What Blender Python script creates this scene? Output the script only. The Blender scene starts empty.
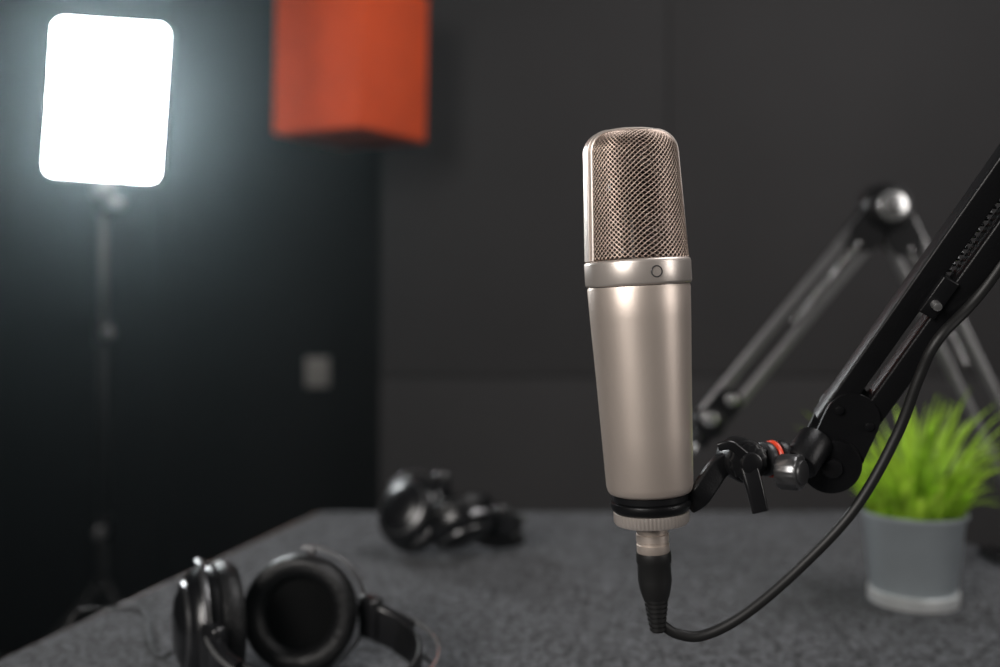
import bpy, bmesh, math, random
from mathutils import Vector, Matrix, Quaternion
random.seed(7)
scn = bpy.context.scene
V = Vector
TABLE_Z = 0.75
CAM_Z = 1.06

# ------------------------------------------------------------------ materials
def mat(name, col, metallic=0.0, rough=0.5, var=0.12, nscale=40.0, bump=0.0, bscale=300.0,
        coat=0.0, spec=0.5, emis=None, estr=0.0, sheen=0.0, bdist=0.002, r0=0.3, r1=0.7):
    m = bpy.data.materials.new(name); m.use_nodes = True
    nt = m.node_tree; b = nt.nodes['Principled BSDF']
    tc = nt.nodes.new('ShaderNodeTexCoord')
    n = nt.nodes.new('ShaderNodeTexNoise'); n.inputs['Scale'].default_value = nscale
    n.inputs['Detail'].default_value = 4
    nt.links.new(tc.outputs['Object'], n.inputs['Vector'])
    r = nt.nodes.new('ShaderNodeValToRGB')
    lo = [max(0, c*(1-var)) for c in col]+[1]; hi = [min(1, c*(1+var)) for c in col]+[1]
    r.color_ramp.elements[0].position = r0; r.color_ramp.elements[1].position = r1
    r.color_ramp.elements[0].color = lo; r.color_ramp.elements[1].color = hi
    nt.links.new(n.outputs['Fac'], r.inputs['Fac'])
    nt.links.new(r.outputs['Color'], b.inputs['Base Color'])
    b.inputs['Metallic'].default_value = metallic
    b.inputs['Roughness'].default_value = rough
    b.inputs['Coat Weight'].default_value = coat
    b.inputs['Specular IOR Level'].default_value = spec
    b.inputs['Sheen Weight'].default_value = sheen
    if emis:
        b.inputs['Emission Color'].default_value = (*emis, 1); b.inputs['Emission Strength'].default_value = estr
    if bump > 0:
        n2 = nt.nodes.new('ShaderNodeTexNoise'); n2.inputs['Scale'].default_value = bscale
        n2.inputs['Detail'].default_value = 3
        nt.links.new(tc.outputs['Object'], n2.inputs['Vector'])
        bp = nt.nodes.new('ShaderNodeBump'); bp.inputs['Strength'].default_value = bump
        bp.inputs['Distance'].default_value = bdist
        nt.links.new(n2.outputs['Fac'], bp.inputs['Height'])
        nt.links.new(bp.outputs['Normal'], b.inputs['Normal'])
    return m

M_wall   = mat('wall_grey_paint', (0.050,0.048,0.049), rough=0.75, var=0.06, nscale=3, bump=0.15, bscale=200, spec=0.3)
M_wallL  = mat('wall_black_paint', (0.005,0.0055,0.0065), rough=0.6, var=0.1, nscale=3, bump=0.1, bscale=150, spec=0.2)
M_floor  = mat('floor_dark_laminate', (0.02,0.018,0.017), rough=0.5, var=0.3, nscale=5)
M_ceil   = mat('ceiling_dark', (0.03,0.03,0.032), rough=0.9)
M_felt   = mat('grey_felt', (0.078,0.081,0.088), rough=0.95, var=0.72, nscale=230, bump=1.0, bscale=230, spec=0.15, sheen=0.1, bdist=.006, r0=.42, r1=.58)
M_wood   = mat('brown_wood_edge', (0.16,0.075,0.035), rough=0.5, var=0.4, nscale=20)
M_blackm = mat('black_metal', (0.008,0.008,0.009), metallic=0.3, rough=0.36, bump=0.1, bscale=800)
M_blackp = mat('black_plastic', (0.009,0.009,0.010), rough=0.28, coat=0.3)
M_shell  = mat('headphone_shell_plastic', (0.007,0.007,0.008), rough=0.30, coat=0.2)
M_blackl = mat('black_leather', (0.006,0.006,0.0065), rough=0.42, bump=0.4, bscale=300, spec=0.4)
M_cloth  = mat('black_ear_cloth', (0.004,0.004,0.004), rough=0.95, spec=0.1)
M_rubber = mat('black_rubber', (0.010,0.010,0.010), rough=0.5)
M_champ  = mat('champagne_satin_nickel', (0.80,0.69,0.61), metallic=0.72, rough=0.40, var=0.03, nscale=30, bump=0.06, bscale=2500)
M_champ2 = mat('champagne_nickel_ring', (0.80,0.72,0.66), metallic=0.7, rough=0.34, var=0.03)
M_mesh   = mat('bronze_wire_mesh', (0.66,0.52,0.44), metallic=0.85, rough=0.30, var=0.08)
M_mesh2  = mat('inner_wire_mesh', (0.070,0.050,0.040), metallic=0.6, rough=0.5, var=0.1)
M_silver = mat('silver_metal', (0.75,0.75,0.75), metallic=0.9, rough=0.25, var=0.04)
M_gun    = mat('gunmetal_wire', (0.22,0.22,0.225), metallic=0.9, rough=0.3, var=0.05)
M_alu    = mat('grey_aluminium_tube', (0.33,0.33,0.335), metallic=0.8, rough=0.30, var=0.05)
M_dkgrey = mat('dark_grey_plastic', (0.03,0.03,0.032), rough=0.35)
M_red    = mat('red_rubber_washer', (0.75,0.06,0.02), rough=0.4)
M_orange = mat('orange_foam', (0.95,0.105,0.016), rough=0.85, var=0.08, nscale=8, bump=0.3, bscale=120)
M_pot    = mat('zinc_pot', (0.46,0.51,0.54), metallic=0.30, rough=0.40, var=0.10, nscale=15)
M_rim    = mat('zinc_rim', (0.78,0.80,0.80), metallic=0.4, rough=0.35)
M_soil   = mat('soil', (0.03,0.02,0.012), rough=1.0, var=0.5, nscale=200, bump=1, bscale=300)
M_switch = mat('switch_plastic', (0.38,0.37,0.35), rough=0.4, var=0.03)
M_led    = mat('led_diffuser', (0.9,0.9,0.9), rough=0.5, emis=(0.93,0.98,1.0), estr=50)
# grass
M_grass = mat('grass_blade', (0.38,0.60,0.05), rough=0.40, var=0.6, nscale=60)
nt = M_grass.node_tree; b = nt.nodes['Principled BSDF']; out = nt.nodes['Material Output']
tl = nt.nodes.new('ShaderNodeBsdfTranslucent'); tl.inputs['Color'].default_value = (0.55,0.80,0.08,1)
mx = nt.nodes.new('ShaderNodeMixShader'); mx.inputs[0].default_value = 0.36
nt.links.new(b.outputs[0], mx.inputs[1]); nt.links.new(tl.outputs[0], mx.inputs[2]); nt.links.new(mx.outputs[0], out.inputs['Surface'])

# ------------------------------------------------------------------ helpers
def empty(name, loc=(0,0,0), rot=None):
    e = bpy.data.objects.new(name, None); e.empty_display_size = 0.05
    e.matrix_world = Matrix.Translation(V(loc)) @ (rot.to_4x4() if rot else Matrix.Identity(4))
    scn.collection.objects.link(e); return e

def add(name, me, m, parent=None, smooth=True, world=True, M=None):
    o = bpy.data.objects.new(name, me); scn.collection.objects.link(o)
    if m is not None: me.materials.append(m)
    if smooth:
        for p in me.polygons: p.use_smooth = True
        try: me.set_sharp_from_angle(angle=math.radians(38))
        except Exception: pass
    if parent:
        o.parent = parent
        if world: o.matrix_parent_inverse = parent.matrix_basis.inverted()
    if M is not None: o.matrix_basis = M
    return o

def me_from(verts, faces, name='m'):
    me = bpy.data.meshes.new(name); me.from_pydata([tuple(v) for v in verts], [], faces)
    bm = bmesh.new(); bm.from_mesh(me); bmesh.ops.remove_doubles(bm, verts=bm.verts, dist=1e-7)
    bmesh.ops.recalc_face_normals(bm, faces=bm.faces); bm.to_mesh(me); bm.free(); return me

def lathe(name, prof, m, parent=None, M=None, segs=64, world=True):
    vs=[]; fs=[]; n=len(prof)
    for i in range(segs):
        a=2*math.pi*i/segs
        for r,z in prof: vs.append((r*math.cos(a), r*math.sin(a), z))
    for i in range(segs):
        j=(i+1)%segs
        for k in range(n-1):
            fs.append((i*n+k, j*n+k, j*n+k+1, i*n+k+1))
    if prof[0][0] > 1e-6: fs.append(tuple(i*n for i in range(segs)))
    if prof[-1][0] > 1e-6: fs.append(tuple(i*n+n-1 for i in range(segs)))
    vs=[V(v) for v in vs]
    bm = bmesh.new(); bv=[bm.verts.new(v) for v in vs]
    for f in fs:
        try: bm.faces.new([bv[q] for q in f])
        except Exception: pass
    bmesh.ops.remove_doubles(bm, verts=bm.verts, dist=1e-7)
    bmesh.ops.recalc_face_normals(bm, faces=bm.faces)
    me=bpy.data.meshes.new(name); bm.to_mesh(me); bm.free()
    return add(name, me, m, parent, True, world, M)

def axis_M(p, d):
    return Matrix.Translation(V(p)) @ V((0,0,1)).rotation_difference(V(d).normalized()).to_matrix().to_4x4()

def cyl(name, p, d, r, L, m, parent, bev=0.0012, segs=40, knurl=0):
    b=min(bev, r*0.4, L*0.3); h=L/2
    prof=[(0,-h),(r-b,-h),(r-b*0.3,-h+b*0.3),(r,-h+b),(r,h-b),(r-b*0.3,h-b*0.3),(r-b,h),(0,h)]
    o=lathe(name, prof, m, parent, axis_M(p,d), segs)
    if knurl:
        for v in o.data.vertices:
            a=math.atan2(v.co.y,v.co.x); rr=math.hypot(v.co.x,v.co.y)
            if rr>r*0.8:
                s=1+0.06*math.cos(a*knurl); v.co.x*=s; v.co.y*=s
    return o

def catmull(pts, n=10, closed=False):
    pts=[V(p) for p in pts]; res=[]
    N=len(pts)
    for i in range(N if closed else N-1):
        if closed: p0,p1,p2,p3=[pts[(i+k-1)%N] for k in range(4)]
        else:
            p0=pts[max(i-1,0)];p1=pts[i];p2=pts[i+1];p3=pts[min(i+2,N-1)]
        for k in range(n):
            t=k/n
            res.append(0.5*((2*p1)+(-p0+p2)*t+(2*p0-5*p1+4*p2-p3)*t*t+(-p0+3*p1-3*p2+p3)*t**3))
    if not closed: res.append(pts[-1])
    return res

def sweep(name, pts, section, m, parent=None, up=None, closed=False, scale=None, smooth=True):
    pts=[V(p) for p in pts]; N=len(pts); S=len(section); vs=[]; fs=[]
    prev=None
    for i,p in enumerate(pts):
        if closed: t=(pts[(i+1)%N]-pts[i-1]).normalized()
        else: t=(pts[min(i+1,N-1)]-pts[max(i-1,0)]).normalized()
        if up is not None:
            s=t.cross(V(up)).normalized(); u=s.cross(t).normalized()
        else:
            if prev is None:
                s=t.orthogonal().normalized()
            else:
                s=(prev-t*prev.dot(t)).normalized()
            prev=s; u=s.cross(t).normalized()
        k = scale(i/(N-1)) if scale else 1
        for a,b_ in section: vs.append(p+s*a*k+u*b_*k)
    for i in range(N if closed else N-1):
        j=(i+1)%N
        for q in range(S):
            w=(q+1)%S; fs.append((i*S+q,i*S+w,j*S+w,j*S+q))
    if not closed:
        fs.append(tuple(range(S))); fs.append(tuple((N-1)*S+q for q in range(S)))
    return add(name, me_from(vs,fs,name), m, parent, smooth)

def circ(r,n=14): return [(r*math.cos(2*math.pi*i/n), r*math.sin(2*math.pi*i/n)) for i in range(n)]
def rrect(w,h,r,n=4):
    res=[]
    for cx,cy,a0 in ((w/2-r,h/2-r,0),(-w/2+r,h/2-r,90),(-w/2+r,-h/2+r,180),(w/2-r,-h/2+r,270)):
        for k in range(n+1):
            a=math.radians(a0+90*k/n); res.append((cx+r*math.cos(a),cy+r*math.sin(a)))
    return res
def tube(name, pts, r, m, parent=None, n=14, closed=False, scale=None): return sweep(name, pts, circ(r,n), m, parent, None, closed, scale)
def bar(name, p1, p2, w, h, m, parent, up=(0,1,0), r=0.0015): return sweep(name,[p1,p2],rrect(w,h,min(r,w*.45,h*.45)),m,parent,up=up)

def box(name, c, s, m, parent=None, bev=0.0, rot=None, world=True):
    bm=bmesh.new(); bmesh.ops.create_cube(bm,size=1)
    for v in bm.verts: v.co=V((v.co.x*s[0],v.co.y*s[1],v.co.z*s[2]))
    if bev>0: bmesh.ops.bevel(bm,geom=bm.edges[:],offset=bev,segments=3,affect='EDGES',profile=0.5)
    me=bpy.data.meshes.new(name); bm.to_mesh(me); bm.free()
    M=Matrix.Translation(V(c)) @ (rot.to_4x4() if rot else Matrix.Identity(4))
    return add(name, me, m, parent, bev>0, world, M)

def plate(name, p, q, w, t, m, parent, nrm):
    """flat link with fully rounded ends from p to q, thickness t along nrm"""
    p=V(p);q=V(q);d=(q-p).normalized();nn=V(nrm).normalized();s=nn.cross(d).normalized()
    out_=[]
    for k in range(13):
        a=math.pi/2+math.pi*k/12; out_.append(p+d*math.cos(a)*w/2+s*math.sin(a)*w/2)
    for k in range(13):
        a=-math.pi/2+math.pi*k/12; out_.append(q+d*math.cos(a)*w/2+s*math.sin(a)*w/2)
    n_=len(out_); vs=[v-nn*t/2 for v in out_]+[v+nn*t/2 for v in out_]
    fs=[tuple(range(n_)),tuple(range(n_,2*n_))]+[(i,(i+1)%n_,n_+(i+1)%n_,n_+i) for i in range(n_)]
    return add(name,me_from(vs,fs),m,parent)

def spring(name,p1,p2,R,wire,turns,m,parent):
    p1=V(p1);p2=V(p2);d=(p2-p1);L=d.length;d.normalize();s=d.orthogonal().normalized();u=d.cross(s)
    n=turns*10
    pts=[p1+d*(L*i/n)+s*R*math.cos(2*math.pi*i/10)+u*R*math.sin(2*math.pi*i/10) for i in range(n+1)]
    return tube(name,pts,wire,m,parent,n=5)

# ------------------------------------------------------------------ room
def simple_box(name,x0,x1,y0,y1,z0,z1,m):
    return box(name,((x0+x1)/2,(y0+y1)/2,(z0+z1)/2),(x1-x0,y1-y0,z1-z0),m)
XL,XR,YB,YF,YD,H=-3.0,3.0,-2.0,2.6,2.9,2.7
simple_box('floor',XL-.1,XR+.1,YB-.1,YD+.2,-0.1,0,M_floor)
simple_box('ceiling',XL-.1,XR+.1,YB-.1,YD+.2,H,H+.1,M_ceil)
simple_box('wall_back_left',XL,-0.31,YD,YD+.15,0,H,M_wallL)
simple_box('wall_left',XL-.1,XL,YB,YD+.15,0,H,M_wallL)
simple_box('wall_right',XR,XR+.1,YB,YD+.15,0,H,M_wall)
simple_box('wall_front',XL,XR,YB-.1,YB,0,H,M_wall)
simple_box('wall_back',-0.31,XR,YF+.012,YD+.15,0,H,M_wallL)
RAIL=0.835
e=empty('trim_1',(0,YF,0))
xs=[-0.312,0.437,1.63,XR]
for i in range(3):
    box('upper_panel_%d'%(i+1),((xs[i]+xs[i+1])/2,YF+.006,(RAIL+H)/2+.0014),(xs[i+1]-xs[i]-.0028,.014,H-RAIL-.0028),M_wall,e,bev=.0012)
box('lower_panel',((-0.312+XR)/2,YF+.004,RAIL/2),(XR+.312,.018,RAIL-.0028),M_wall,e,bev=.0012)
e=empty('trim_2',(0,YD,0))
for i,x in enumerate((-2.5,-1.75,-0.98)):
    box('panel_seam_%d'%(i+1),(x,YD-.003,H/2),(.012,.008,H),M_wallL,e,bev=.002)

# light switch
sw=empty('wall_light_switch',(-0.528,YD,0.822))
box('plate',(-0.528,YD-.006,0.822),(.070,.012,.086),M_switch,sw,bev=.004)
box('rocker',(-0.528,YD-.014,0.822),(.036,.008,.052),M_switch,sw,bev=.002,rot=Matrix.Rotation(math.radians(4),3,'X'))

# ------------------------------------------------------------------ table
tb=empty('felt_top_table',(0.1,0.9,0))
poly=[(-.545,.42),(.90,.42),(.50,1.4),(-.252,1.4)]
def slab(name,poly,z0,z1,m,parent,bev):
    bm=bmesh.new(); b0=[bm.verts.new((x,y,z0)) for x,y in poly]; b1=[bm.verts.new((x,y,z1)) for x,y in poly]
    n=len(poly); bm.faces.new(b0[::-1]); bm.faces.new(b1)
    for i in range(n): bm.faces.new((b0[i],b0[(i+1)%n],b1[(i+1)%n],b1[i]))
    bmesh.ops.bevel(bm,geom=bm.edges[:],offset=bev,segments=3,affect='EDGES')
    me=bpy.data.meshes.new(name); bm.to_mesh(me); bm.free(); return add(name,me,m,parent)
slab('felt_top',poly,TABLE_Z-.006,TABLE_Z,M_felt,tb,.002)
def inset(poly,d):
    cx=sum(p[0] for p in poly)/4; cy=sum(p[1] for p in poly)/4
    return [(x-d*(1 if x>cx else -1), y-d*(1 if y>cy else -1)) for x,y in poly]
slab('wood_board',inset(poly,-.008),TABLE_Z-.034,TABLE_Z-.0035,M_wood,tb,.002)
for i,(x,y) in enumerate(inset(poly,.08)):
    box('leg_%d'%(i+1),(x,y,(TABLE_Z-.034)/2),(.05,.05,TABLE_Z-.034),M_blackm,tb,bev=.004)

# ------------------------------------------------------------------ MICROPHONE
tilt=Matrix.Rotation(math.radians(-3.2),3,'Y') @ Matrix.Rotation(math.radians(12),3,'Z')
MB=V((0.0855,0.57,0.9448))
mic=empty('studio_condenser_microphone',MB,tilt)
def mloc(name,prof,m,segs=96): return lathe(name,prof,m,mic,None,segs,world=False)
mloc('body',[(0,0),(.0215,0),(.0232,.0008),(.0240,.0022),(.0246,.005),(.0258,.035),(.0272,.07),(.0286,.10),(.0292,.1165),(.0288,.1178),(0,.1178)],M_champ)
mloc('collar',[(0,.1182),(.0292,.1182),(.0299,.1187),(.0302,.1197),(.0302,.1305),(.0299,.1318),(.0292,.1325),(.0270,.1328),(0,.1328)],M_champ2)
mloc('body_groove',[(0,.1170),(.0283,.1170),(.0283,.1190),(0,.1190)],M_blackp)
t=[V((.0030*math.cos(a),-.0302,.1252+.0030*math.sin(a))) for a in [2*math.pi*i/32 for i in range(32)]]
o=tube('polar_mark',t,.00035,M_dkgrey,None,n=8,closed=True); o.parent=mic
mloc('base_gasket',[(0,.0005),(.0205,.0005),(.0215,-.0005),(.0215,-.0035),(.0205,-.0045),(0,-.0045)],M_blackp)
mloc('mount_cup',[(0,-.0040),(.0210,-.0040),(.0226,-.0045),(.0230,-.006),(.0224,-.0085),(.0205,-.0105),(0,-.0105)],M_blackm)
vs=[];prof=[(.0200,-.0100),(.0214,-.0106),(.0214,-.0160),(.0205,-.0172),(.0130,-.0176)]
n=240;fs=[]
for i in range(n):
    a=2*math.pi*i/n; k=.0004*(1 if (i%4)<2 else 0)
    for q,(r,z) in enumerate(prof):
        rr=r-(k if q in(1,2) else 0); vs.append((rr*math.cos(a),rr*math.sin(a),z))
P=len(prof)
for i in range(n):
    j=(i+1)%n
    for q in range(P-1): fs.append((i*P+q,j*P+q,j*P+q+1,i*P+q+1))
fs.append(tuple(i*P for i in range(n))); fs.append(tuple(i*P+P-1 for i in range(n)))
add('knurled_ring',me_from(vs,fs),M_champ2,mic,True,world=False)
mloc('xlr_shell',[(0,-.017),(.0093,-.017),(.0093,-.0215),(.0086,-.0218),(.0086,-.0232),(.0093,-.0236),(.0093,-.0275),(.0087,-.0279),(.0087,-.0290),(.0093,-.0294),(.0093,-.0335),(.0088,-.0345),(0,-.0345)],M_champ,64)
mloc('xlr_plug',[(0,-.0340),(.0098,-.0340),(.0100,-.0350),(.0100,-.0395),(.0094,-.0405),(.0096,-.0500),(.0086,-.0560),(.0075,-.0600),(0,-.0600)],M_rubber,64)
bprof=[(0,-.0590),(.0072,-.0590)]
z=-.0600
for i in range(7):
    r=.0070-.0004*i
    bprof+= [(r,z),(r,z-.0016),(r-.0011,z-.0018),(r-.0011,z-.0026)]; z-=.0028
bprof+=[(.0035,z),(0,z)]
mloc('strain_relief',bprof,M_rubber,48)
BOOT_END=z
# --- grille head
G0=.1325; GH=.0735; RC=.013
def wz(s):
    W0=.0284; W1=.0252; D0=.0262; D1=.0205
    straight=GH-RC; arc=RC*math.pi/2; flat=W1-RC
    L=straight+arc+flat; d=s*L
    if d<=straight:
        k=d/GH; return (W0+(W1-W0)*k, D0+(D1-D0)*k, G0+d)
    d-=straight; kk=straight/GH; Wm=W0+(W1-W0)*kk; Dm=D0+(D1-D0)*kk
    if d<=arc:
        a=d/RC; w=Wm-RC*(1-math.cos(a)); z=G0+straight+RC*math.sin(a)*0.92
    else:
        u=(d-arc)/flat; w=(Wm-RC)*(1-u); z=G0+straight+RC*.92+.0012*(1-(1-u)**2)
    f=w/Wm
    return (w, Dm*f, z)
def surf(theta,s,k=1.0):
    w,d,z=wz(s); e_=2.3
    c,sn=math.cos(theta),math.sin(theta)
    x=w*k*math.copysign(abs(c)**(2/e_),c); y=d*k*math.copysign(abs(sn)**(2/e_),sn)
    return V((x,y,G0+(z-G0)*(1-(1-k)*.4)))
def grille(name,nth,ns,k,th,m,diamond):
    bm=bmesh.new(); smax=.955; g=[]
    for j in range(ns+1):
        row=[]
        for i in range(nth):
            off=.5*(j%2) if diamond else 0
            row.append(bm.verts.new(surf(2*math.pi*(i+off)/nth, smax*j/ns, k)))
        g.append(row)
    if diamond:
        for j in range(ns-1):
            for i in range(nth):
                if j%2==0: a=(i-1)%nth; b_=i
                else: a=i; b_=(i+1)%nth
                bm.faces.new((g[j][i],g[j+1][b_],g[j+2][i],g[j+1][a]))
    else:
        for j in range(ns):
            for i in range(nth):
                i2=(i+1)%nth; bm.faces.new((g[j][i],g[j][i2],g[j+1][i2],g[j+1][i]))
    bmesh.ops.recalc_face_normals(bm,faces=bm.faces)
    me=bpy.data.meshes.new(name); bm.to_mesh(me); bm.free()
    o=add(name,me,m,mic,True,world=False)
    w=o.modifiers.new('wire','WIREFRAME'); w.thickness=th; w.use_replace=True; w.use_even_offset=False
    return o
grille('outer_grille',56,64,1.0,.00088,M_mesh,True)
grille('inner_grille',84,48,.93,.0008,M_mesh2,False)
cap=lathe('capsule',[(0,-.006),(.0125,-.006),(.0145,-.004),(.0145,.004),(.0125,.006),(0,.006)],M_blackp,mic,Matrix.Translation((0,0,.172))@Matrix.Rotation(math.pi/2,4,'X'),48,world=False)
lathe('capsule_post',[(0,.132),(.010,.132),(.008,.138),(.005,.160),(0,.160)],M_blackp,mic,None,32,world=False)
outl=[]
for i in range(61):
    s=i/60; w,d,z=wz(s); outl.append(V((w+.0004,0,z+.0004)))
pts=outl+[V((-p.x,0,p.z)) for p in outl[::-1][1:]]
o=sweep('grille_frame',pts,rrect(.0026,.0085,.0008),M_champ2,None,up=(0,1,0)); o.parent=mic
for sg in(-1,1):
    bz=[]
    for i in range(58):
        s=.0+.95*i/57; w,d,z=wz(s); bz.append(V((w*.985,sg*.0062,z+.0004)))
    bz=bz+[V((-p.x,p.y,p.z)) for p in bz[::-1]]
    o=tube('grille_bezel_%d'%(sg+2),bz,.0010,M_champ2,None,n=8); o.parent=mic

def mw(x,y,z): return mic.matrix_basis @ V((x,y,z))
# ------------------------------------------------------------------ BOOM ARM (near)
arm=empty('microphone_boom_arm',(0.80,0.65,TABLE_Z))
J=V((.197,.600,.959)); A0=V((.203,.598,.978)); EL=V((.342,.505,1.23)); BS=V((.80,.65,.83))
def arm_seg(tag,p1,p2,w,gap,m,parent):
    p1=V(p1);p2=V(p2);d=(p2-p1).normalized(); n=d.cross(V((0,1,0))).normalized()
    y=n.cross(d).normalized()
    for i,sg in enumerate((-1,1)):
        o=n*gap/2*sg
        bar('%s_tube_%d'%(tag,i+1),p1+o,p2+o,w,w,m,parent,up=y)
    return d,n,y
d,n,y=arm_seg('upper',A0,EL,.0135,.0200,M_blackm,arm)
for k,(p,q) in enumerate(((J,A0+d*.010),(EL-d*.04,EL))):
    for sg in (-1,1):
        plate('cheek_%d_%d'%(k,sg+1),p+y*sg*.0092,q+y*sg*.0092,.032,.0024,M_blackm,arm,y)
for sg in(-1,1): cyl('cheek_bolt_%d'%(sg+1),A0+d*.012+n*sg*.010-y*.0112,y,.0026,.0020,M_blackm,arm)
spring('spring_upper',A0+d*.10+y*.0095,EL-d*.05+y*.0095,.0034,.0007,40,M_blackm,arm)
cyl('lower_pivot',J,y,.0175,.026,M_blackm,arm,bev=.002)
cyl('lower_pivot_bolt',J-y*.0135,y,.0060,.004,M_blackp,arm)
cyl('elbow_pivot',EL,y,.020,.034,M_blackm,arm,bev=.002)
cyl('elbow_knob',EL-y*.026,y,.014,.018,M_blackp,arm,knurl=12)
HK=A0+d*.092
cyl('spring_pin',HK-y*.006,y,.0026,.020,M_silver,arm)
box('spring_bracket',HK+d*.004,(.010,.020,.024),M_blackm,arm,bev=.001,rot=Matrix((n,y,d)).transposed())
d2,n2,y2=arm_seg('lower',EL,BS,.0125,.0185,M_blackm,arm)
spring('spring_lower',EL+d2*.06-y2*.0085,EL+d2*.35-y2*.0085,.0034,.0007,44,M_blackm,arm)
cyl('base_pivot',BS,y2,.018,.032,M_blackm,arm)
cyl('base_post',(.80,.65,.795),(0,0,1),.010,.09,M_blackm,arm)
box('clamp_top',(.80,.65,.7545),(.06,.05,.009),M_blackm,arm,bev=.002)
box('clamp_back',(.836,.65,.722),(.010,.05,.074),M_blackm,arm,bev=.002)
box('clamp_bottom',(.808,.65,.688),(.06,.05,.009),M_blackm,arm,bev=.002)
cyl('clamp_screw',(.795,.65,.692),(0,0,1),.006,.046,M_silver,arm)
SW=V((.139,.576,.9625))
pth=catmull([mw(.0215,-.004,-.0072),V((.1125,.566,.9435)),V((.1185,.568,.951)),V((.1265,.572,.9595)),SW],8)
sweep('mount_bracket',pth,rrect(.0125,.0075,.002),M_blackm,arm,up=(0,1,0))
cyl('swivel_barrel',SW,(0.15,-1,0),.0124,.020,M_blackm,arm,bev=.002)
cyl('swivel_teeth',SW+V((0.0015,-.0105,0)),(0.15,-1,0),.0106,.003,M_blackp,arm,knurl=14)
cyl('swivel_cap',SW+V((0.0022,-.0135,0)),(0.15,-1,0),.0062,.005,M_blackp,arm)
sweep('wing_screw',catmull([SW+V((.001,-.013,-.002)),SW+V((.0035,-.016,-.013)),SW+V((.0065,-.017,-.0265))],6),rrect(.0105,.0045,.0018),M_blackp,arm,up=(0,1,0),scale=lambda t:1-.12*t)
sweep('wing_screw_upper',catmull([SW+V((-.001,-.012,.004)),SW+V((-.009,-.013,.010)),SW+V((-.016,-.012,.009))],6),rrect(.006,.004,.0015),M_blackp,arm,up=(0,1,0),scale=lambda t:1-.2*t)
bar('swivel_shaft',SW,J,.013,.010,M_blackm,arm)
sh=(J-SW).normalized()
cyl('shaft_collar',SW+sh*.017,sh,.0100,.005,M_dkgrey,arm)
so=sh.orthogonal().normalized()
tube('red_washer',[SW+sh*.0215+(so*math.cos(a)+sh.cross(so)*math.sin(a))*.0095 for a in [2*math.pi*i/40 for i in range(40)]],.0014,M_red,arm,n=8,closed=True)
cyl('shaft_collar_2',SW+sh*.0265,sh,.0110,.006,M_blackm,arm)
KN=V((.1645,.566,.9570))
cyl('clamp_bolt',KN+V((.001,.014,.001)),(0,1,0),.0045,.03,M_silver,arm)
cyl('clamp_knob',KN,(0.75,-.65,.05),.0100,.013,M_gun,arm,bev=.002,knurl=18)
cyl('clamp_knob_cap',KN+V((.0050,-.0044,.0003)),(0.75,-.65,.05),.0070,.003,M_dkgrey,arm)
cyl('fork_stub',(.180,.585,.965),(0.5,.4,.5),.0105,.022,M_blackm,arm)

# ------------------------------------------------------------------ mic cable
be=mw(0,0,BOOT_END+.004)
cab=[mw(0,0,BOOT_END+.012),be,V((.0905,.571,.8705)),V((.1010,.572,.8635)),V((.1165,.572,.8625)),V((.1400,.572,.8745)),V((.1720,.575,.9000)),V((.2040,.574,.9350)),V((.2260,.570,.9770)),V((.2360,.562,1.0120)),V((.2440,.556,1.0330))]
cab+= [HK+d*.02+V((.016,-.006,-.010)), HK+d*.10+V((.016,-.006,-.008)), EL+V((.018,-.02,-.02)), EL+V((.04,-.01,-.035)), EL+d2*.2+V((0,-.012,-.02)),EL+d2*.45+V((0,-.012,-.018)),BS+V((.0,-.03,-.03)),V((.79,.60,.756)),V((.70,.55,.7535)),V((.62,.46,.7535))]
tube('microphone_cable',catmull(cab,12),.0030,M_rubber,None,n=12)

# ------------------------------------------------------------------ second boom arm (background)
a2=empty('desk_boom_arm',(.605,1.15,TABLE_Z))
E2=V((.443,1.15,1.155)); T2=V((.243,1.15,.912)); B2=V((.603,1.15,.83))
dA,nA,yA=arm_seg('upper',E2,T2,.0105,.026,M_alu,a2)
dB,nB,yB=arm_seg('lower',E2+V((.006,0,-.006)),B2,.0105,.034,M_alu,a2)
spring('spring_upper',E2+dA*.05-yA*.010,E2+dA*.17-yA*.010,.004,.0008,28,M_silver,a2)
spring('spring_lower',E2+dB*.05-yB*.010,E2+dB*.2-yB*.010,.004,.0008,30,M_silver,a2)
cyl('elbow_disc',E2,(0,1,0),.0280,.034,M_blackm,a2,bev=.003)
cyl('elbow_knob',E2+V((0,-.021,0)),(0,1,0),.0175,.010,M_silver,a2,bev=.003)
cyl('elbow_bolt',E2+V((0,-.028,0)),(0,1,0),.007,.006,M_alu,a2)
for k,(p,dd,nn,yy) in enumerate(((E2,dA,nA,yA),(E2,dB,nB,yB))):
    for sg in(-1,1): plate('elbow_plate_%d_%d'%(k,sg+1),p+yy*sg*.012,p+dd*.042+yy*sg*.012,.038,.0025,M_blackm,a2,yy)
for sg in(-1,1): plate('tip_plate_%d'%(sg+1),T2+yA*sg*.010-dA*.025,T2+yA*sg*.010+dA*.006,.032,.0025,M_blackm,a2,yA)
cyl('tip_pivot',T2+dA*.006,(0,1,0),.018,.026,M_blackm,a2,bev=.002)
cyl('tip_swivel',T2+V((-.010,0,-.016)),(-.5,0,-1),.012,.030,M_blackm,a2,bev=.002)
cyl('tip_thread',T2+V((-.019,0,-.034)),(-.5,0,-1),.0045,.014,M_alu,a2)
cyl('tip_knob',T2+V((-.006,-.018,.002)),(0,1,0),.008,.012,M_silver,a2,knurl=12)
cyl('tip_pin',T2-dA*.030+V((0,-.014,0)),(0,1,0),.0065,.012,M_silver,a2)
cyl('base_pivot',B2,(0,1,0),.018,.034,M_blackm,a2,bev=.002)
cyl('base_post',(B2.x,1.15,.79),(0,0,1),.011,.075,M_blackm,a2)
box('clamp_top',(.590,1.15,.7545),(.06,.05,.009),M_blackm,a2,bev=.002)
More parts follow.
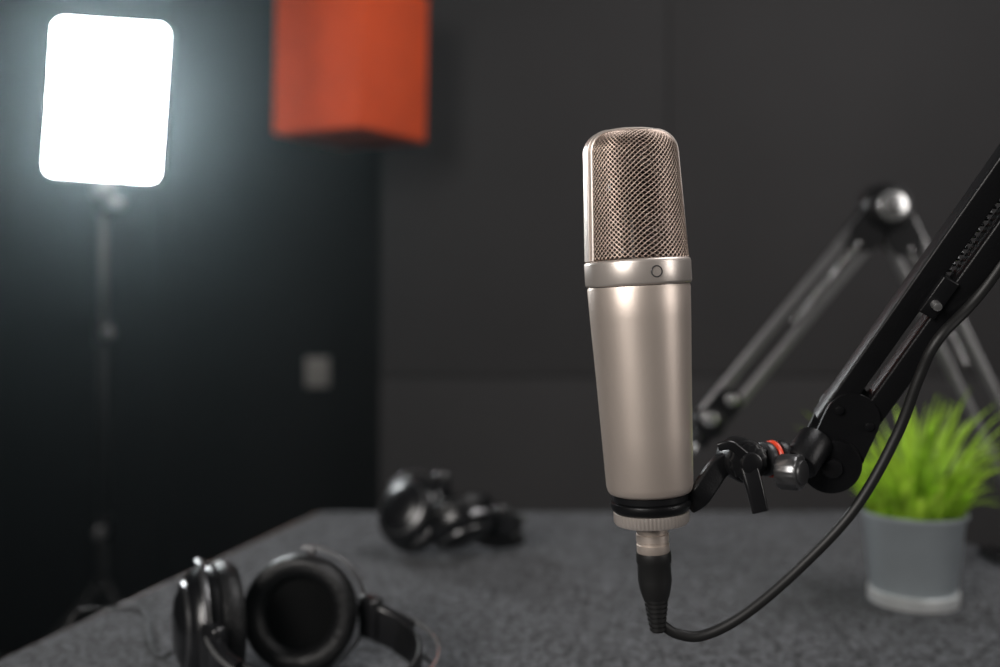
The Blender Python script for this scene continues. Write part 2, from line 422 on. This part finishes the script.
box('clamp_back',(.626,1.15,.722),(.010,.05,.074),M_blackm,a2,bev=.002)
box('clamp_bottom',(.598,1.15,.688),(.06,.05,.009),M_blackm,a2,bev=.002)
cyl('clamp_screw',(.588,1.15,.692),(0,0,1),.006,.046,M_silver,a2)

# ------------------------------------------------------------------ potted grass
PX,PY=.413,1.0
pl=empty('potted_grass_plant',(PX,PY,TABLE_Z))
T=Matrix.Translation((PX,PY,TABLE_Z))
lathe('pot',[(0,.0005),(.0385,.0005),(.0395,.010),(.0405,.0115),(.0485,.083),(.0508,.0855),(.0516,.0875),(.0512,.0905),(.0496,.0905),(.0484,.0870),(.0468,.078),(0,.078)],M_pot,pl,T,72)
lathe('pot_foot',[(.0375,0),(.0425,0),(.0428,.002),(.0432,.0115),(.0422,.0125),(.0400,.0125)],M_rim,pl,T,72)
lathe('soil',[(0,.082),(.0460,.080),(.0460,.077),(0,.077)],M_soil,pl,T,48)
vs=[];fs=[]
for i in range(165):
    a=random.uniform(0,2*math.pi); r0=.040*math.sqrt(random.random())
    p=V((r0*math.cos(a),r0*math.sin(a),.079)); a2_=a+random.uniform(-.7,.7)
    L=random.uniform(.055,.155)*(1-.12*(r0/.038)); lean=random.uniform(.05,.35)+.66*r0/.038
    out_=V((math.cos(a2_),math.sin(a2_),0)); side=V((-out_.y,out_.x,0)); tw=random.uniform(-.8,.8)
    side=(Quaternion((0,0,1),tw)@side); w=random.uniform(.0028,.0056)
    ang=lean*.35; q=p.copy(); N=7; base=len(vs); curl=lean*1.2/N*random.uniform(.7,1.5)
    for k in range(N+1):
        t=k/N; ww=w*(1-t**2.2)+.0002
        nrm=(out_*math.cos(ang)-V((0,0,1))*math.sin(ang))
        vs+= [q-side*ww, q+nrm*ww*.35, q+side*ww]
        q=q+(out_*math.sin(ang)+V((0,0,1))*math.cos(ang))*L/N; ang+=curl
        if k<N:
            b0=base+3*k; fs+=[(b0,b0+1,b0+4,b0+3),(b0+1,b0+2,b0+5,b0+4)]
me=bpy.data.meshes.new('grass'); me.from_pydata([tuple(v) for v in vs],[],fs)
add('grass_blades',me,M_grass,pl,True,True,T)

# ------------------------------------------------------------------ headphones
def headphones(name,CA,CB,ap,apex_len,innA,innB,r=1.0,cablepts=None):
    CA=V(CA);CB=V(CB);M_=(CA+CB)/2
    hp=empty(name,(M_.x,M_.y,TABLE_Z))
    sep=(CA-CB);sep.z=0;sep.normalize()
    ap=V(ap).normalized(); k=r
    for tag,C,inn in(('a',CA,V(innA).normalized()),('b',CB,V(innB).normalized())):
        Mx=axis_M(C,inn)
        lathe('ear_shell_'+tag,[(0,-.0260*k),(.012*k,-.0255*k),(.022*k,-.0235*k),(.029*k,-.0195*k),(.0305*k,-.0180*k),(.0350*k,-.0165*k),(.0395*k,-.0110*k),(.0415*k,-.0040*k),(.0415*k,.0020*k),(.0385*k,.0035*k),(0,.0035*k)],M_shell,hp,Mx,72)
        lathe('ear_trim_ring_'+tag,[(.0290*k,-.0185*k),(.0300*k,-.0203*k),(.0318*k,-.0196*k),(.0322*k,-.0175*k)],M_gun,hp,Mx,72)
        pr=[(.0400*k,.0025*k),(.0428*k,.0040*k),(.0440*k,.0090*k),(.0430*k,.0150*k),(.0400*k,.0190*k),(.0350*k,.0200*k),(.0300*k,.0180*k),(.0265*k,.0130*k),(.0255*k,.0090*k)]
        lathe('ear_pad_'+tag,pr,M_blackl,hp,Mx,72)
        lathe('ear_cloth_'+tag,[(.0262*k,.0100*k),(.018*k,.0115*k),(0,.0125*k)],M_cloth,hp,Mx,48)
        ax=inn; e1=(ap-ax*ap.dot(ax)).normalized(); e2=ax.cross(e1)
        yk=[C-ax*.008*k+(e1*math.cos(a)+e2*math.sin(a))*.0462*k for a in [math.radians(-100+200*i/30) for i in range(31)]]
        sweep('yoke_'+tag,yk,rrect(.0028,.0055,.0012),M_gun,hp,up=ax)
        for s_ in(-1,1):
            cyl('yoke_pin_%s_%d'%(tag,s_+1),C-ax*.006*k+e2*s_*.0432*k,e2,.0032,.008,M_gun,hp)
        st=C-ax*.008*k+e1*.0462*k
        if tag=='a': SA=st
        else: SB=st
    mid=(SA+SB)/2; up=V((0,0,1))
    def arc(scale_,dz):
        pts=[]
        c=(SA-SB)/2
        for i in range(49):
            t=math.pi*i/48
            h=math.sin(t)
            bulge=1+.42*math.sin(t)**.8*abs(math.cos(t))*1.4
            p=mid+c*math.cos(t)*bulge*scale_+ap*apex_len*h*scale_
            z0=mid.z+c.z*math.cos(t)
            zz=z0+(TABLE_Z+.0175-z0)*h**.8+dz
            pts.append(V((p.x,p.y,zz)))
        return pts
    sweep('headband_leather',arc(.90,0)[5:-5],rrect(.0035,.028,.0015),M_blackl,hp,up=up)
    tube('headband_wire_1',arc(1.03,.0115),.0016,M_silver,hp,n=8)
    tube('headband_wire_2',arc(1.03,-.0115),.0016,M_gun,hp,n=8)
    for tag,S_ in(('a',SA),('b',SB)):
        sd=ap.cross(V((0,0,1))).normalized()
        box('slider_'+tag,S_+ap*.006,(.013,.020,.034),M_blackp,hp,bev=.004,rot=Matrix((sd,ap,V((0,0,1)))).transposed())
    a_=arc(.95,0)
    sweep('headband_block_a',a_[1:7],rrect(.009,.030,.003),M_blackp,hp,up=up)
    sweep('headband_block_b',a_[-7:-1],rrect(.009,.030,.003),M_blackp,hp,up=up)
    if cablepts:
        tube('cable',catmull([V(p) for p in cablepts],10),.0013,M_rubber,hp,n=8)
    return hp
headphones('headphones',(-.160,.815,TABLE_Z+.0485),(-.227,.782,TABLE_Z+.0490),(.80,-.60,0),.112,
    (-.10,-.98,.12),(.90,.42,0),1.07,
    cablepts=[(-.255,.800,.775),(-.280,.825,.757),(-.31,.88,.7520),(-.345,.96,.7520),(-.385,.965,.7525),(-.405,.95,.7500),(-.415,.94,.70),(-.42,.93,.55)])
headphones('headphones.001',(-.104,1.165,TABLE_Z+.0510),(-.046,1.150,TABLE_Z+.0430),(.80,.42,0),.055,
    (.45,.62,-.42),(-.35,.45,.82),1.0)

# ------------------------------------------------------------------ LED panel on stand
LC=V((-.865,2.2,1.477)); roll=Matrix.Rotation(math.radians(3.8),3,'Y')
lp=empty('led_panel_light',(-.875,2.2,0))
def rounded_panel(name,w,h,t,r,y0,m):
    sec=rrect(w,h,r,8); vs=[];fs=[];n_=len(sec)
    for yy in(y0,y0+t):
        for a,b_ in sec: vs.append(V((a,yy,b_)))
    fs=[tuple(range(n_)),tuple(range(n_,2*n_))]+[(i,(i+1)%n_,n_+(i+1)%n_,n_+i) for i in range(n_)]
    return add(name,me_from(vs,fs),m,lp,True,True,Matrix.Translation(LC)@roll.to_4x4())
rounded_panel('housing',.256,.350,.028,.022,0,M_dkgrey)
rounded_panel('diffuser',.243,.337,.006,.018,-.005,M_led)
rounded_panel('rear_heat_sink',.19,.25,.02,.01,.028,M_dkgrey)
PXL=-.878
cyl('ball_head',(PXL,2.215,1.282),(0,0,1),.026,.035,M_alu,lp)
cyl('tilt_clamp',(PXL,2.215,1.250),(0,0,1),.017,.05,M_blackm,lp)
cyl('tilt_knob',(PXL+.03,2.20,1.250),(1,0,0),.012,.04,M_alu,lp)
cyl('pole_top',(PXL,2.215,1.10),(0,0,1),.009,.28,M_gun,lp)
cyl('pole_collar',(PXL,2.215,.965),(0,0,1),.019,.055,M_dkgrey,lp)
cyl('pole_collar_knob',(PXL+.02,2.19,.965),(.6,-.8,0),.013,.03,M_gun,lp)
cyl('pole_mid',(PXL,2.215,.72),(0,0,1),.012,.48,M_blackm,lp)
cyl('pole_collar_2',(PXL,2.215,.53),(0,0,1),.019,.05,M_blackm,lp)
cyl('pole_collar_knob_2',(PXL+.005,2.185,.53),(.2,-1,0),.013,.03,M_gun,lp)
cyl('pole_low',(PXL,2.215,.30),(0,0,1),.014,.46,M_blackm,lp)
for i in range(3):
    a=math.radians(90+120*i)
    tube('tripod_leg_%d'%(i+1),[(PXL,2.215,.42),(PXL+.36*math.cos(a),2.215+.36*math.sin(a),.010)],.009,M_blackm,lp)
    tube('tripod_brace_%d'%(i+1),[(PXL,2.215,.12),(PXL+.2*math.cos(a),2.215+.2*math.sin(a),.19)],.005,M_blackm,lp)

# ------------------------------------------------------------------ orange cube
cs=.250; chh=.34
CC=V((-.340,2.30,1.408+chh/2))
oc=empty('hanging_acoustic_foam_cube',CC)
crot=Matrix.Rotation(math.radians(1.0),3,'Y')@Matrix.Rotation(math.radians(-30),3,'Z')
box('cube',CC,(cs,cs,chh),M_orange,oc,bev=.006,rot=crot)
cyl('hanger_plate',CC+V((.002,0,chh/2+.005)),(0,0,1),.03,.010,M_blackm,oc)
cyl('hanger_rod',(CC.x+.002,CC.y,(CC.z+chh/2+H)/2),(0,0,1),.004,H-CC.z-chh/2,M_blackm,oc)
cyl('ceiling_plate',(CC.x+.002,CC.y,H-.004),(0,0,1),.03,.008,M_blackm,oc)

# ------------------------------------------------------------------ lights
def area(name,loc,target,sx,sy,W,col=(1,1,1),spread=180):
    l=bpy.data.lights.new(name,'AREA'); l.shape='RECTANGLE'; l.size=sx; l.size_y=sy; l.energy=W; l.color=col
    l.spread=math.radians(spread)
    o=bpy.data.objects.new(name,l); scn.collection.objects.link(o); o.location=loc
    o.rotation_euler=(V(target)-V(loc)).to_track_quat('-Z','Y').to_euler(); return o
area('ceiling_softbox',(1.1,1.0,2.6),(0.85,1.3,0.7),1.3,1.0,23,(1.0,.98,.98))
area('mic_fill_left',(-1.0,-0.7,1.75),(0.08,0.57,1.0),.8,1.0,13,(1.0,.96,.92),120)  # added fill light behind the camera, brightens the mic metal from the left
area('mic_fill_right',(1.7,-0.2,1.5),(0.1,0.6,1.0),.5,1.0,7,(1.0,.96,.93))  # unseen fill added on the right for the mic body
area('wall_halo_fill',(-1.08,2.50,1.66),(-1.25,2.9,1.78),.25,.32,9,(.70,.93,1.0))  # added lamp aimed at the wall, imitates a halo around the LED panel
w=bpy.data.worlds.new('World'); scn.world=w; w.use_nodes=True
w.node_tree.nodes['Background'].inputs[0].default_value=(.5,.55,.6,1); w.node_tree.nodes['Background'].inputs[1].default_value=.03
# thin haze added to make the bloom around the LED panel (forward scattering)
vsn=w.node_tree.nodes.new('ShaderNodeVolumeScatter')
vsn.inputs['Color'].default_value=(.76,.95,1,1); vsn.inputs['Density'].default_value=.014; vsn.inputs['Anisotropy'].default_value=.88
w.node_tree.links.new(vsn.outputs[0],w.node_tree.nodes['World Output'].inputs['Volume'])

# ------------------------------------------------------------------ camera
c=bpy.data.cameras.new('camera'); co=bpy.data.objects.new('camera',c); scn.collection.objects.link(co)
co.location=(0,0,CAM_Z); co.rotation_euler=(math.pi/2,0,0)
c.sensor_width=36; c.lens=36; c.shift_y=-0.0435
c.clip_start=.02
c.dof.use_dof=True; c.dof.focus_distance=.55; c.dof.aperture_fstop=3.2
scn.camera=co
scn.view_settings.view_transform='Standard'
